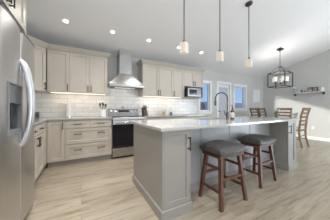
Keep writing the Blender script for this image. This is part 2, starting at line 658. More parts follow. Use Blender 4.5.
MB().box(x0 + st + .005, x1 - st - .005, YB + .008, YB + .040, z1 - .135, z1 - .10, .003).build('blind_headrail', M['trim'], door)
mb = MB().tube([(x0 + .035, YB + .02, 1.0), (x0 + .035, YB - .03, 1.0), (x0 + .035, YB - .035, 1.0), (x0 + .12, YB - .035, 1.0)], .009, 8)
mb.lathe([(.026, 0), (.026, .01), (0, .012)], 16, mtx=Matrix.Translation((x0 + .035, YB + .02, 1.0)) @ Matrix.Rotation(R(90), 4, 'X'))
mb.build('door_handle', M['gun'], door)
# front windows behind the camera
for n, (a, b_, z0, z1) in enumerate(FW):
    mb = MB()
    mb.box(a - .08, a, YF, YF + .02, z0 - .08, z1 + .08).box(b_, b_ + .08, YF, YF + .02, z0 - .08, z1 + .08)
    mb.box(a, b_, YF, YF + .02, z1, z1 + .08).box(a, b_, YF, YF + .02, z0 - .08, z0)
    structure(mb.build('window_%d' % (n + 3), M['trim']))
y0_, y1_, zs_, h0_, h1_ = LW
mb = MB()
for (p, q) in (((y0_, zs_), (y1_, zs_)), ((y1_, zs_), (y1_, h1_)), ((y1_, h1_), (y0_, h0_)), ((y0_, h0_), (y0_, zs_))):
    mb.tube([(XL + .01, p[0], p[1]), (XL + .01, q[0], q[1])], .04, 4)
structure(mb.build('window_4', M['trim']))  # frame of the added left window
y0_, y1_, zs_, h0_, h1_ = RW_
mb = MB()
mb.box(XR - .02, XR, y0_ - .08, y0_, 0, h0_ + .08).box(XR - .02, XR, y1_, y1_ + .08, 0, h0_ + .08).box(XR - .02, XR, y0_, y1_, h0_, h0_ + .08)
mb.box(XR + .02, XR + .08, (y0_ + y1_) / 2 - .04, (y0_ + y1_) / 2 + .04, .06, h0_)
structure(mb.build('door_2', M['trim']))

# ------------------------------------------------------------------ outside
structure(MB().box(-60, 90, YB + 1.5, 120, -3.1, -3.0).build('ground', M['ground']))
def house(loc, rz, L_, D_, H_, rh, label):
    t = thing('house', label, 'house', loc, rz, None)
    MB().box(-L_ / 2, L_ / 2, -D_ / 2, D_ / 2, 0, H_).build('wall', M['siding'], t)
    e = .5
    MB().hexa([(-L_ / 2 - e, -D_ / 2 - e, H_), (-L_ / 2 - e, D_ / 2 + e, H_), (-L_ / 2 - e, 0, H_ + rh)],
              [(L_ / 2 + e, -D_ / 2 - e, H_), (L_ / 2 + e, D_ / 2 + e, H_), (L_ / 2 + e, 0, H_ + rh)]).build('roof', M['shingle'], t)
    for k in (-.25, .2):
        f = MB().box(L_ * k - .6, L_ * k + .6, -D_ / 2 - .05, -D_ / 2, H_ - 1.7, H_ - .5).build('window', M['trim'], t)
        MB().box(L_ * k - .5, L_ * k + .5, -D_ / 2 - .06, -D_ / 2 - .045, H_ - 1.6, H_ - .6).build('pane', M['black'], f)
    return t
house((37.0, 25.5, -3), R(-25), 12, 8, 3.6, 2.0, 'grey neighbouring house seen through the window right of the patio door')
house((21.6, 23.0, -3), R(-10), 8, 7, 3.6, 1.9, 'grey neighbouring house seen through the window beside the microwave')
t = thing('conifer_tree', 'small dark conifer outside the window beside the microwave', 'tree', (12.6, 13.6, -3))
mb = MB()
for k in range(7):
    mb.lathe([(.95 - .11 * k, .7 + .55 * k), (.25, 1.3 + .55 * k), (0, 1.6 + .55 * k)], 12)
mb.build('foliage', M['conifer'], t)
MB().tube([(0, 0, 0), (0, 0, 1.0)], .1, 8).build('trunk', M['knifew'], t)

# ------------------------------------------------------------------ cabinets
def shaker(w_, h_, frame=.058, th=.020, rec=.011):
    """door leaf in its own frame: x 0..w, z 0..h, face at y=0, back at y=th"""
    mb = MB()
    b = mb.bm
    def rect(ix, y):
        return [b.verts.new(p) for p in ((ix, y, ix), (w_ - ix, y, ix), (w_ - ix, y, h_ - ix), (ix, y, h_ - ix))]
    e = .0015
    A = rect(0, th)
    B = rect(0, e)
    B2 = rect(e, 0)
    Cc = rect(frame, 0)
    D = rect(frame + .004, rec)
    for P, Q in ((A, B), (B, B2), (B2, Cc), (Cc, D)):
        for k in range(4):
            b.faces.new((P[k], P[(k + 1) % 4], Q[(k + 1) % 4], Q[k]))
    b.faces.new(D)
    b.faces.new(list(reversed(A)))
    return mb

def bar_handle(L_, vertical=True):
    mb = MB()
    off = .032
    if vertical:
        mb.box(-.006, .006, -off - .005, -off + .005, -L_ / 2, L_ / 2, .002)
        for s in (-1, 1):
            mb.box(-.005, .005, -off + .004, 0, s * (L_ / 2 - .018) - .005, s * (L_ / 2 - .018) + .005)
            mb.box(-.008, .008, -.004, 0, s * (L_ / 2 - .018) - .008, s * (L_ / 2 - .018) + .008)
    else:
        mb.box(-L_ / 2, L_ / 2, -off - .005, -off + .005, -.006, .006, .002)
        for s in (-1, 1):
            mb.box(s * (L_ / 2 - .018) - .005, s * (L_ / 2 - .018) + .005, -off + .004, 0, -.005, .005)
            mb.box(s * (L_ / 2 - .018) - .008, s * (L_ / 2 - .018) + .008, -.004, 0, -.008, .008)
    return mb

def front(parent, name, x0, x1, z0, z1, handles, m, frame=.058):
    """door or drawer front; handles = list of (x, z, vertical) in cabinet coordinates"""
    g = .0028
    d = shaker(x1 - x0 - 2 * g, z1 - z0 - 2 * g, frame).build(name, m, parent)
    d.location = (x0 + g, 0, z0 + g)
    for hx, hz, vert in handles:
        h = bar_handle(.14, vert).build('handle', M['bronze'], d)
        h.location = (hx - x0 - g, 0, hz - z0 - g)
    return d

def base_cabinet(label, loc, rz, W, D, fronts, group='base cabinets along the walls', name='base_cabinet', m=None):
    m = m or M['cab']
    t = thing(name, label, 'cabinet', loc, rz, group)
    MB().box(0, W, .021, D, .10, .884).build('body', m, t)
    MB().box(0, W, .075, D, 0, .10).build('toe_kick', M['toe'], t)
    for f in fronts:
        front(t, *f, m)
    return t

def wall_cabinet(label, loc, rz, W, D, z0, z1, fronts, group='wall cabinets with shaker doors', name='wall_cabinet'):
    t = thing(name, label, 'cabinet', (loc[0], loc[1], z0), rz, group)
    MB().box(0, W, .021, D, 0, z1 - z0).build('body', M['cab'], t)
    for (nm, a, b_, c, d, hs) in fronts:
        front(t, nm, a, b_, c, d, hs, M['cab'])
    return t

YBASE = 3.48      # door faces of the base run on the back wall
XBASE = -0.555    # door faces of the base run on the left wall
YUP = 3.75
UB, UT = 1.44, 2.285

# --- base run on the back wall, left of the range
base_cabinet('greige base cabinet with one tall door, in the inner corner of the L-shaped run',
             (-.555, YBASE, 0), 0, .28, .60,
             [('door', .004, .28, .10, .868, [(.245, .775, True)])])
MBX = -.275
W = .86
base_cabinet('wide greige drawer base with four drawers, between the corner cabinet and the range',
             (MBX, YBASE, 0), 0, W, .60,
             [('drawer', 0, W / 2, .715, .868, [(W / 4, .792, False)], ), ('drawer', W / 2, W, .715, .868, [(3 * W / 4, .792, False)]),
              ('drawer', 0, W, .405, .708, [(W / 4, .60, False), (3 * W / 4, .60, False)]),
              ('drawer', 0, W, .10, .398, [(W / 4, .29, False), (3 * W / 4, .29, False)])])
# --- base run on the left wall
base_cabinet('greige base cabinet with two doors and two drawers, next to the refrigerator',
             (XBASE, 2.365, 0), R(90), .87, .655,
             [('drawer', 0, .435, .715, .868, [(.217, .792, False)]), ('drawer', .435, .87, .715, .868, [(.652, .792, False)]),
              ('door', 0, .435, .10, .708, [(.395, .62, True)]), ('door', .435, .87, .10, .708, [(.475, .62, True)])])
mb = MB().box(XBASE - .03, XBASE, 3.236, YBASE, .10, .884).box(XBASE - .09, XBASE - .07, 3.236, YBASE + .07, 0, .10)
tag(mb.build('corner_filler', M['cab']), 'plain greige filler strip closing the inner corner of the base cabinets', 'filler strip')
# --- base run right of the range, behind the island
bx = [1.375, 2.07, 2.765, 3.46]
bl_ = ['greige base cabinet directly right of the range', 'greige base cabinet behind the island under the small jars',
       'greige base cabinet under the microwave at the end of the run']
for i in range(3):
    Wd = bx[i + 1] - bx[i]
    base_cabinet(bl_[i], (bx[i], YBASE, 0), 0, Wd, .60,
                 [('drawer', 0, Wd / 2, .715, .868, [(Wd / 4, .792, False)]), ('drawer', Wd / 2, Wd, .715, .868, [(3 * Wd / 4, .792, False)]),
                  ('door', 0, Wd / 2, .10, .708, [(Wd / 2 - .04, .62, True)]), ('door', Wd / 2, Wd, .10, .708, [(Wd / 2 + .04, .62, True)])])

# --- worktops
CT0, CT1 = .885, .915
poly = [(XL + .010, 2.362), (-.535, 2.362), (-.535, 3.455), (.583, 3.455), (.583, YB - .010), (XL + .010, YB - .010)]
tag(MB().prism(poly, CT0, CT1).build('countertop', M['quartz']), 'white quartz L-shaped worktop left of the range', 'countertop')
tag(MB().box(1.372, 3.48, 3.455, YB - .010, CT0, CT1, .002).build('countertop', M['quartz']), 'white quartz worktop on the back wall right of the range', 'countertop')

# --- wall cabinets
dw = .377
x0 = -.597
wall_cabinet('greige single-door wall cabinet right of the diagonal corner cabinet', (x0, YUP, 0), 0, dw, .345, UB, UT,
             [('door', .003, dw, .003, UT - UB, [(dw - .032, .10, True)])])
wall_cabinet('greige double-door wall cabinet just left of the range hood', (x0 + dw, YUP, 0), 0, 2 * dw, .345, UB, UT,
             [('door', 0, dw, .003, UT - UB, [(dw - .032, .10, True)]), ('door', dw, 2 * dw, .003, UT - UB, [(dw + .032, .10, True)])])
# diagonal corner cabinet
dx = 0.27
cx, cy = x0 - dx, YUP - dx
t = thing('corner_wall_cabinet', 'greige diagonal corner wall cabinet beside the refrigerator', 'cabinet', (cx, cy, UB), R(45), 'wall cabinets with shaker doors')
L_ = dx * math.sqrt(2)
Wi = Matrix.Rotation(-R(45), 2)
def loc2(x, y):
    v = Wi @ Vector((x - cx, y - cy))
    return (v.x, v.y)
body = [(cx, cy), (x0, YUP), (x0, YB - .012), (XL + .012, YB - .012), (XL + .012, cy)]
body = [loc2(*p) for p in body]
body[0] = (body[0][0], body[0][1] + .021)
body[1] = (body[1][0], body[1][1] + .021)
MB().prism(body, 0, UT - UB).build('body', M['cab'], t)
front(t, 'door', .012, L_ - .012, .003, UT - UB, [(L_ - .045, .10, True)], M['cab'])
# cabinets right of the hood
rx = [1.40, 1.875, 2.335, 2.72, 3.49]
wall_cabinet('greige double-door wall cabinet just right of the range hood', (rx[0], YUP, 0), 0, rx[2] - rx[0], .345, UB, UT,
             [('door', 0, rx[1] - rx[0], .003, UT - UB, [(rx[1] - rx[0] - .032, .10, True)]),
              ('door', rx[1] - rx[0], rx[2] - rx[0], .003, UT - UB, [(rx[1] - rx[0] + .032, .10, True)])])
wall_cabinet('greige single-door wall cabinet left of the microwave', (rx[2], YUP, 0), 0, rx[3] - rx[2], .345, UB, UT,
             [('door', 0, rx[3] - rx[2], .003, UT - UB, [(.032, .10, True)])])
MW = rx[4] - rx[3]
t = thing('microwave_cabinet', 'greige short double-door wall cabinet with an open niche holding the microwave', 'cabinet', (rx[3], YUP, UB), 0, None)
NZ = .345
mb = MB().box(0, MW, .021, .345, NZ, UT - UB)
mb.box(0, .018, .005, .345, 0, NZ).box(MW - .018, MW, .005, .345, 0, NZ)
mb.box(.018, MW - .018, .33, .345, 0, NZ)
mb.build('body', M['cab'], t)
MB().box(.018, MW - .018, -.02, .33, 0, .018).build('shelf', M['cab'], t)
front(t, 'door', 0, MW / 2, NZ, UT - UB, [(MW / 2 - .032, NZ + .10, True)], M['cab'])
front(t, 'door', MW / 2, MW, NZ, UT - UB, [(MW / 2 + .032, NZ + .10, True)], M['cab'])
# crown mouldings
cp = [(0, 0), (.018, 0), (.018, .020), (.030, .026), (.055, .066), (.066, .070), (.066, .086), (0, .086)]
cp = [(o, z + UT + .001) for o, z in cp]
pl = [(XL + .02, cy), (cx, cy), (x0, YUP), (x0 + 3 * dw, YUP), (x0 + 3 * dw, YB - .002)]
tag(MB().sweep(pl, cp).build('crown_moulding', M['cab']), 'greige crown moulding over the cabinets left of the hood', 'moulding')
pl = [(rx[0], YB - .002), (rx[0], YUP), (rx[4], YUP), (rx[4], YB - .002)]
tag(MB().sweep(pl, cp).build('crown_moulding', M['cab']), 'greige crown moulding over the cabinets right of the hood', 'moulding')
# under-cabinet light strips
def strip(x_a, x_b, label):
    o = tag(MB().box(x_a, x_b, YUP + .10, YUP + .13, UB - .012, UB).build('light_strip', M['strip']), label, 'light strip', 'under-cabinet light strips')
    a = area('strip_glow', ((x_a + x_b) / 2, YUP + .16, UB - .016), (0, .25, -1), x_b - x_a, .03, UNDER * (x_b - x_a), (1.0, .84, .66))
    a.parent = o
    return o
strip(-.55, .50, 'warm light strip under the wall cabinets left of the hood')
strip(1.45, 2.68, 'warm light strip under the wall cabinets right of the hood')

# --- cabinet and end panel around the refrigerator
FX, FY0, FY1, FH = -.48, 1.405, 2.315, 1.815
CX = -.57
W = FY1 - FY0 + .012
t = thing('wall_cabinet', 'deep greige double-door cabinet above the refrigerator', 'cabinet', (CX, FY0 - .006, 1.992), R(90), 'wall cabinets with shaker doors')
MB().box(0, W, .021, CX - XL - .002, 0, .50).build('body', M['cab'], t)
front(t, 'door', 0, W / 2, 0, .50, [(W / 2 - .040, .10, True)], M['cab'])
front(t, 'door', W / 2, W, 0, .50, [(W / 2 + .030, .10, True)], M['cab'])
tag(MB().box(XL + .002, CX, FY1 + .010, FY1 + .046, 0, 2.46).build('end_panel', M['cab']), 'tall greige end panel between the refrigerator and the base cabinets', 'panel')
tag(MB().box(XL + .002, CX, FY0 - .046, FY0 - .010, 0, 2.46).build('end_panel', M['cab']), 'tall greige end panel on the near side of the refrigerator', 'panel')

# ------------------------------------------------------------------ refrigerator (built facing -y, turned to face the room)
t = thing('refrigerator', 'stainless steel side-by-side refrigerator with dispenser in the left door', 'refrigerator', (FX, FY0, 0), R(90))
FWD = FY1 - FY0
SEAM = .43
MB().box(0, FWD, .075, .72, .03, FH - .015).build('body', M['greyp'], t)
MB().box(.02, FWD - .02, .06, .10, .0, .055).build('base_grille', M['blackp'], t)
MB().box(.05, .16, .03, .14, FH - .016, FH + .008, .004).box(FWD - .16, FWD - .05, .03, .14, FH - .016, FH + .008, .004).build('hinge_cover', M['blackp'], t)

def fridge_door(x_a, x_b, hole=None, zb0=.06, zt0=None):
    """door slab with gently bowed front and rounded edges; optional rectangular recess"""
    mb = MB()
    b = mb.bm
    xs = [x_a]
    r = .030
    n = 6
    def prof(x):
        d = min(x - x_a, x_b - x)
        u = (x - (x_a + x_b) / 2) / ((x_b - x_a) / 2)
        y = -.014 * (1 - u * u)
        if d < r:
            q = 1 - d / r
            y += r * (1 - math.sqrt(max(0, 1 - q * q)))
        return y
    xs = [x_a + r * (1 - math.cos(PI / 2 * k / n)) for k in range(n + 1)]
    xs += [x_a + r + (x_b - x_a - 2 * r) * k / 14 for k in range(1, 14)]
    xs += [x_b - r * (1 - math.cos(PI / 2 * k / n)) for k in range(n, -1, -1)]
    zt0 = zt0 or FH - .018
    zs = [zb0, zt0]
    if hole:
        xs = sorted(set([round(x, 5) for x in xs if abs(x - hole[0]) > .004 and abs(x - hole[1]) > .004] + [hole[0], hole[1]]))
        zs = [zb0, hole[2], hole[3], zt0]
    grid = [[b.verts.new((x, prof(x), z)) for x in xs] for z in zs]
    for j in range(len(zs) - 1):
        for i in range(len(xs) - 1):
            if hole and j == 1 and xs[i] >= hole[0] - 1e-6 and xs[i + 1] <= hole[1] + 1e-6:
                continue
            b.faces.new((grid[j][i], grid[j][i + 1], grid[j + 1][i + 1], grid[j + 1][i]))
    # sides, back, top, bottom
    yb_ = .072
    bk = [[b.verts.new((x, yb_, z)) for x in (xs[0], xs[-1])] for z in (zs[0], zs[-1])]
    b.faces.new((bk[0][0], bk[0][1], bk[1][1], bk[1][0]))
    b.faces.new([grid[0][i] for i in range(len(xs))] + [bk[0][1], bk[0][0]])
    b.faces.new([grid[-1][i] for i in range(len(xs))] + [bk[1][1], bk[1][0]])
    b.faces.new([grid[j][0] for j in range(len(zs))] + [bk[1][0], bk[0][0]])
    b.faces.new([grid[j][-1] for j in range(len(zs))] + [bk[1][1], bk[0][1]])
    if hole:
        i0 = xs.index(hole[0])
        i1 = xs.index(hole[1])
        d = .055
        ring = [grid[1][i] for i in range(i0, i1 + 1)] + [grid[2][i] for i in range(i1, i0 - 1, -1)]
        inner = [b.verts.new((v.co.x, d, v.co.z)) for v in ring]
        for k in range(len(ring)):
            k2 = (k + 1) % len(ring)
            b.faces.new((ring[k], ring[k2], inner[k2], inner[k]))
        b.faces.new(inner)
    return mb
hole = (.12, .395, .905, 1.29)
fd = fridge_door(.002, SEAM - .002, hole).build('freezer_door', M['steel_v'], t, True)
rd = fridge_door(SEAM + .002, FWD - .002).build('refrigerator_door', M['steel_v'], t, True)
fridge_door(.002, SEAM - .002, None, FH - .0178, FH).build('top_trim', M['blackp'], fd)
fridge_door(SEAM + .002, FWD - .002, None, FH - .0178, FH).build('top_trim', M['blackp'], rd)
def arch_handle(x, parent):
    za, zb, n = .77, 1.53, 16
    pts = []
    for k in range(n + 1):
        u = k / n
        pts.append((x, .0 - .068 * math.sin(PI * u) ** .55 - .004, za + (zb - za) * u))
    MB().tube(pts, [.019 + .005 * math.sin(PI * k / n) for k in range(n + 1)], 12).build('handle', M['satin'], parent, True)
arch_handle(SEAM + .036, rd)
arch_handle(SEAM - .030, fd)
# dispenser in the freezer door
x_a, x_b, z_a, z_b = hole
ds = MB()
for (a, b_, c, d) in ((x_a - .010, x_a + .004, z_a - .012, z_b + .012), (x_b - .004, x_b + .010, z_a - .012, z_b + .012),
                      (x_a + .004, x_b - .004, z_b - .002, z_b + .012), (x_a + .004, x_b - .004, z_a - .012, z_a + .008)):
    ds.box(a, b_, -.020, .02, c, d, .003)
dsp = ds.build('dispenser_frame', M['greyp'], fd)
MB().box(x_a + .005, x_b - .005, -.014, .05, z_b - .15, z_b - .003, .004).build('control_panel', M['dsteel'], dsp)
MB().box(x_a + .005, x_b - .005, .046, .053, z_a + .010, z_b - .151).build('recess_liner', M['blackp'], dsp)
mb = MB().box((x_a + x_b) / 2 - .055, (x_a + x_b) / 2 - .02, .015, .045, z_b - .26, z_b - .152, .004).box((x_a + x_b) / 2 + .02, (x_a + x_b) / 2 + .055, .015, .045, z_b - .26, z_b - .152, .004)
mb.build('paddle', M['blackp'], dsp)
MB().box(x_a + .012, x_b - .012, -.018, .046, z_a + .008, z_a + .026, .003).build('drip_tray', M['greyp'], dsp)

# ------------------------------------------------------------------ range
RX0, RX1, RYF = .592, 1.362, 3.42
RW = RX1 - RX0
t = thing('range', 'stainless steel freestanding electric range with black oven door and backguard', 'range', (RX0, RYF, 0))
RD = YB - .012 - RYF
MB().box(0, RW, .045, RD, .03, .895).build('body', M['greyp'], t)
MB().box(.0, RW, .02, RD - .07, .895, .917, .003).build('cooktop', M['black'], t)
rg = MB()
for (bx_, by_, br_) in ((.2, .17, .09), (.57, .17, .11), (.2, .42, .11), (.57, .42, .08)):
    rg.lathe([(br_, 0), (br_, .0006), (br_ - .004, .0006), (br_ - .004, 0)], 32, (bx_, by_, .917))
rg.build('burner_ring', M['greyp'], t)
MB().box(0, RW, 0, .044, .845, .905, .006).build('front_trim', M['satin'], t)
dr = MB()
dr.box(.004, RW - .004, .004, .044, .23, .305, .003).box(.004, RW - .004, .004, .044, .735, .84, .003)
dr.box(.004, .075, .004, .044, .305, .735).box(RW - .075, RW - .004, .004, .044, .305, .735)
od = dr.build('oven_door', M['black'], t)
MB().box(.075, RW - .075, .008, .040, .305, .735).build('oven_window', M['black'], od)
MB().box(.004, RW - .004, .0, .006, .752, .84, .002).build('door_trim', M['satin'], od)
hm = MB().tube([(.05, -.048, .80), (RW - .05, -.048, .80)], .013, 12)
hm.box(.06, .085, -.045, .002, .787, .813).box(RW - .085, RW - .06, -.045, .002, .787, .813)
hm.build('handle', M['bright'], od, True)
MB().box(.004, RW - .004, .004, .044, .045, .222, .005).build('drawer', M['steel'], t)
MB().box(.03, RW - .03, .06, RD - .05, 0, .03).build('plinth', M['blackp'], t)
bg_ = MB()
bg_.hexa([(0, RD - .085, .917), (RW, RD - .085, .917), (RW, RD - .002, .917), (0, RD - .002, .917)],
         [(0, RD - .055, 1.10), (RW, RD - .055, 1.10), (RW, RD - .002, 1.10), (0, RD - .002, 1.10)])
bgd = bg_.build('backguard', M['dsteel'], t)
def on_bg(x, z):       # point on the sloped face of the backguard
    return (x, RD - .085 + .030 * (z - .917) / .183, z)
p = on_bg(0, 1.035)
mt = Matrix.Translation((RW / 2, p[1], 1.035)) @ Matrix.Rotation(-math.atan(.03 / .183), 4, 'X')
MB().box(-.14, .14, -.004, .003, -.026, .030, .002, mt).build('display', M['black'], bgd)
for x in (.075, .175, RW - .175, RW - .075):
    p = on_bg(x, 1.03)
    mt = Matrix.Translation(p) @ Matrix.Rotation(R(90) - math.atan(.03 / .183), 4, 'X')
    MB().lathe([(.030, -.002), (.030, .006), (.023, .008), (.021, .032), (.017, .036), (0, .036)], 20, mtx=mt).build('knob', M['bright'], bgd, True)

# small tan box on the backguard
t = tag(MB().box(.935, .995, YB - .045, YB - .02, 1.1005, 1.165, .004).build('spice_tin', M['tan']), 'small tan tin standing on top of the range backguard', 'tin')

# ------------------------------------------------------------------ range hood
t = thing('range_hood', 'stainless steel pyramid chimney range hood above the range', 'range hood', (.968, YB - .012, 1.62))
hw, hd = .415, .49
MB().box(-hw, hw, -hd, 0, 0, .055, .003).build('canopy_rim', M['steel'], t)
cw_, cd_ = .155, .30
lo = [(-hw, -hd, .056), (hw, -hd, .056), (hw, 0, .056), (-hw, 0, .056)]
hi = [(-cw_, -cd_, .345), (cw_, -cd_, .345), (cw_, 0, .345), (-cw_, 0, .345)]
MB().hexa(lo, hi).build('canopy', M['steel'], t)
MB().box(-cw_ + .004, cw_ - .004, -cd_ + .004, 0, .3455, .62, .002).build('lower_chimney', M['steel'], t)
ytop = 0
z_f = ceil_z(YB - .012 - cd_ + .01) - 1.62
z_b2 = ceil_z(YB - .012) - 1.62
a, d = cw_ - .008, cd_ - .008
MB().hexa([(-a, -d, .621), (a, -d, .621), (a, 0, .621), (-a, 0, .621)],
          [(-a, -d, z_f - .006), (a, -d, z_f - .006), (a, 0, z_b2 - .006), (-a, 0, z_b2 - .006)]).build('upper_chimney', M['steel'], t)
kb = MB()
for k in range(4):
    kb.lathe([(.007, 0), (.007, .006), (0, .007)], 12, mtx=Matrix.Translation((-.06 + .04 * k, -hd, .028)) @ Matrix.Rotation(R(90), 4, 'X'))
kb.build('button', M['bright'], t)
MB().box(-hw + .05, hw - .05, -hd + .06, -.06, -.004, -.0005).build('filter', M['greyp'], t)

a = area('hood_fill_light', (.968, YB - .012 - .25, 1.612), (0, .3, -1), .5, .05, 1.0, (1.0, .97, .92))  # added fill light under the hood, brightens the tile behind the range
MB().box(-.25, .25, -.27, -.23, -.006, -.0042).build('hood_fill_strip', M['strip'], t)  # glowing strip added to go with the hood fill
# ------------------------------------------------------------------ microwave
t = thing('microwave', 'stainless steel microwave oven in the cabinet niche by the window', 'microwave', (rx[3] + .035, 3.60, UB + .0185))
mw, mh, md = .50, .262, .42
MB().box(0, mw, .02, md, .012, mh).build('body', M['blackp'], t)
mb = MB()
for a in (.04, mw - .04):
    for b_ in (.06, md - .05):
        mb.box(a - .015, a + .015, b_ - .015, b_ + .015, 0, .012)
mb.build('foot', M['blackp'], t)
mb = MB().box(0, .38, 0, .02, .012, .055).box(0, .38, 0, .02, .222, mh).box(0, .05, 0, .02, .055, .222).box(.335, .38, 0, .02, .055, .222)
dd = mb.build('door', M['dsteel'], t)
MB().box(.05, .335, .004, .018, .055, .222).build('door_window', M['black'], dd)
MB().tube([(.36, -.028, .05), (.36, -.028, .24)], .008, 8).box(.354, .366, -.025, 0, .06, .072).box(.354, .366, -.025, 0, .206, .218).build('handle', M['bright'], dd)
cp_ = MB().box(.383, mw, 0, .02, .012, mh).build('control_panel', M['dsteel'], t)
MB().box(.400, mw - .017, -.002, .002, .212, .245).build('display', M['display'], cp_)
mb = MB()
for r_ in range(4):
    for c_ in range(3):
        mb.box(.398 + c_ * .030, .422 + c_ * .030, -.002, .001, .075 + r_ * .034, .100 + r_ * .034)
mb.build('keypad', M['greyp'], cp_)

# ------------------------------------------------------------------ island
IX0, IX1, IY0, IY1 = .69, 3.51, 1.305, 2.235
KY = 1.605                 # face of the recessed seating-side panels
CWL, CWR = .345, .30       # widths of the two end cabinets
t = thing('kitchen_island', 'grey painted kitchen island base with end cabinets and recessed panels behind the stools', 'island', (0, 0, 0))
MB().box(IX0 + .02, IX1 - .02, KY + .02, IY1 - .02, .0, .69).box(IX0 + .02, 1.70, KY + .02, IY1 - .02, .69, .884).box(2.48, IX1 - .02, KY + .02, IY1 - .02, .69, .884).box(1.70, 2.48, KY + .02, 1.86, .69, .884).box(IX0 + .02, IX0 + CWL, IY0 + .022, KY + .02, 0, .884).box(IX1 - CWR, IX1 - .02, IY0 + .022, KY + .02, 0, .884).build('body', M['island'], t)
MB().box(IX0, IX0 + .0195, IY0, IY1, .10, .884).build('end_panel', M['island'], t)
MB().box(IX1 - .0195, IX1, IY0, IY1, .10, .884).build('end_panel', M['island'], t)
MB().box(IX0 + .02, IX1 - .02, IY1 - .0195, IY1, .10, .884).build('kitchen_side_panel', M['island'], t)
d = shaker(CWL - .022, .775, .052).build('door', M['island'], t)
d.location = (IX0 + .021, IY0, .106)
h = bar_handle(.15).build('handle', M['bronze'], d)
h.location = (CWL - .022 - .028, 0, .625)
d = shaker(CWR - .024, .775, .052).build('door', M['island'], t)
d.location = (IX1 - CWR + .003, IY0, .106)
h = bar_handle(.15).build('handle', M['bronze'], d)
h.location = (.028, 0, .625)
xa, xb = IX0 + CWL, IX1 - CWR
cuts = [xa, 1.47, 2.05, 2.58, xb]
for k, (a, b_) in enumerate(zip(cuts[:-1], cuts[1:])):
    MB().box(a + .002, b_ - .002, KY, KY + .0195, .105, .884, .002).build('seating_side_panel', M['seatside_lit'], t)
    if k:
        MB().box(a - .018, a + .018, KY - .006, KY - .0005, .112, .882, .002).build('batten', M['seatside_lit'], t)
bm_ = [(0, 0), (.016, 0), (.016, .095), (.006, .105), (0, .105)]
path = [(IX0, IY1), (IX0, IY0), (xa, IY0), (xa, KY), (xb, KY), (xb, IY0), (IX1, IY0), (IX1, IY1)]
# travel so that "right of travel" is outward
path = list(reversed(path))
bm2 = [(o, z) for o, z in bm_]
def area2(p):
    return sum(p[i][0] * p[(i + 1) % len(p)][1] - p[(i + 1) % len(p)][0] * p[i][1] for i in range(len(p)))
if area2(path) < 0:
    path = list(reversed(path))
MB().sweep(path, bm2, closed=True).build('base_moulding', M['island'], t)

# worktop with the sink cut-out
SX0, SX1, SY0, SY1 = 1.74, 2.44, 1.87, 2.19
ox0, ox1, oy0, oy1 = .655, 3.55, 1.262, 2.315
mb = MB()
b = mb.bm
def ring4(x_a, x_b, y_a, y_b, z):
    return [b.verts.new(p) for p in ((x_a, y_a, z), (x_b, y_a, z), (x_b, y_b, z), (x_a, y_b, z))]
e = .003
bot_o = ring4(ox0, ox1, oy0, oy1, .885)
mid_o = ring4(ox0, ox1, oy0, oy1, .915 - e)
top_o = ring4(ox0 + e, ox1 - e, oy0 + e, oy1 - e, .915)
top_i = ring4(SX0, SX1, SY0, SY1, .915)
bot_i = ring4(SX0, SX1, SY0, SY1, .885)
for P, Q in ((bot_o, mid_o), (mid_o, top_o), (top_o, top_i), (top_i, bot_i), (bot_i, bot_o)):
    for k in range(4):
        b.faces.new((P[k], P[(k + 1) % 4], Q[(k + 1) % 4], Q[k]))
tag(mb.build('countertop', M['quartz']), 'large white quartz worktop on the kitchen island', 'countertop')
t = thing('sink', 'undermount stainless sink in the island worktop beside the faucet', 'sink', (0, 0, 0))
mb = MB()
b = mb.bm
A = ring4(SX0 - .0, SX1 + .0, SY0 - .0, SY1 + .0, .8845)
Bq = ring4(SX0 + .01, SX1 - .01, SY0 + .01, SY1 - .01, .70)
for k in range(4):
    b.faces.new((A[k], A[(k + 1) % 4], Bq[(k + 1) % 4], Bq[k]))
b.faces.new(Bq)
mb.build('basin', M['steel'], t)
MB().lathe([(.045, .7005), (.045, .703), (.03, .703), (.028, .7015), (0, .7015)], 20, ((SX0 + SX1) / 2, (SY0 + SY1) / 2, 0)).build('drain', M['bright'], t)

# faucet
FXY = Vector((2.235, 1.80, .9155))
t = thing('faucet', 'tall dark gooseneck pull-down faucet on the island worktop', 'faucet', FXY)
u = Vector((-.876, .482, 0))
MB().lathe([(.030, 0), (.030, .006), (.022, .010), (.022, .12), (.018, .13), (.0, .13)], 20).build('base', M['gun'], t, True)
pts = [Vector((0, 0, .125)), Vector((0, 0, .20)), Vector((0, 0, .29)), Vector((0, 0, .36))]
for k in range(1, 13):
    a = PI * k / 12
    pts.append(Vector((0, 0, .36)) + u * (.105 * (1 - math.cos(a))) + Vector((0, 0, .105 * math.sin(a))))
pts.append(pts[-1] + Vector((0, 0, -.03)))
MB().tube(pts, .0115, 12).build('spout', M['gun'], t, True)
q = pts[-1]
MB().tube([q, q + Vector((0, 0, -.02)), q + Vector((0, 0, -.09))], [.013, .017, .018], 14).build('spray_head', M['gun'], t, True)
MB().tube([(0, 0, .075), tuple(u * .04 + Vector((0, 0, .078))), tuple(u * .062 + Vector((0, 0, .16)))], [.010, .009, .006], 10).build('lever', M['gun'], t, True)
# soap bottle
t = thing('soap_bottle', 'amber pump soap bottle with pale label beside the faucet', 'bottle', (2.32, 1.765, .9155))
MB().lathe([(.030, 0), (.034, .004), (.034, .135), (.028, .152), (.014, .162), (.014, .175), (0, .175)], 22).build('bottle', M['amber'], t, True)
MB().lathe([(.0345, .03), (.0348, .031), (.0348, .118), (.0345, .119)], 22).build('label', M['label'], t, True)
pm = MB().lathe([(.016, .172), (.016, .198), (.006, .2), (.005, .232), (.0, .232)], 14)
pm.box(-.040, .012, -.007, .007, .228, .242, .003)
pm.build('pump', M['blackp'], t)

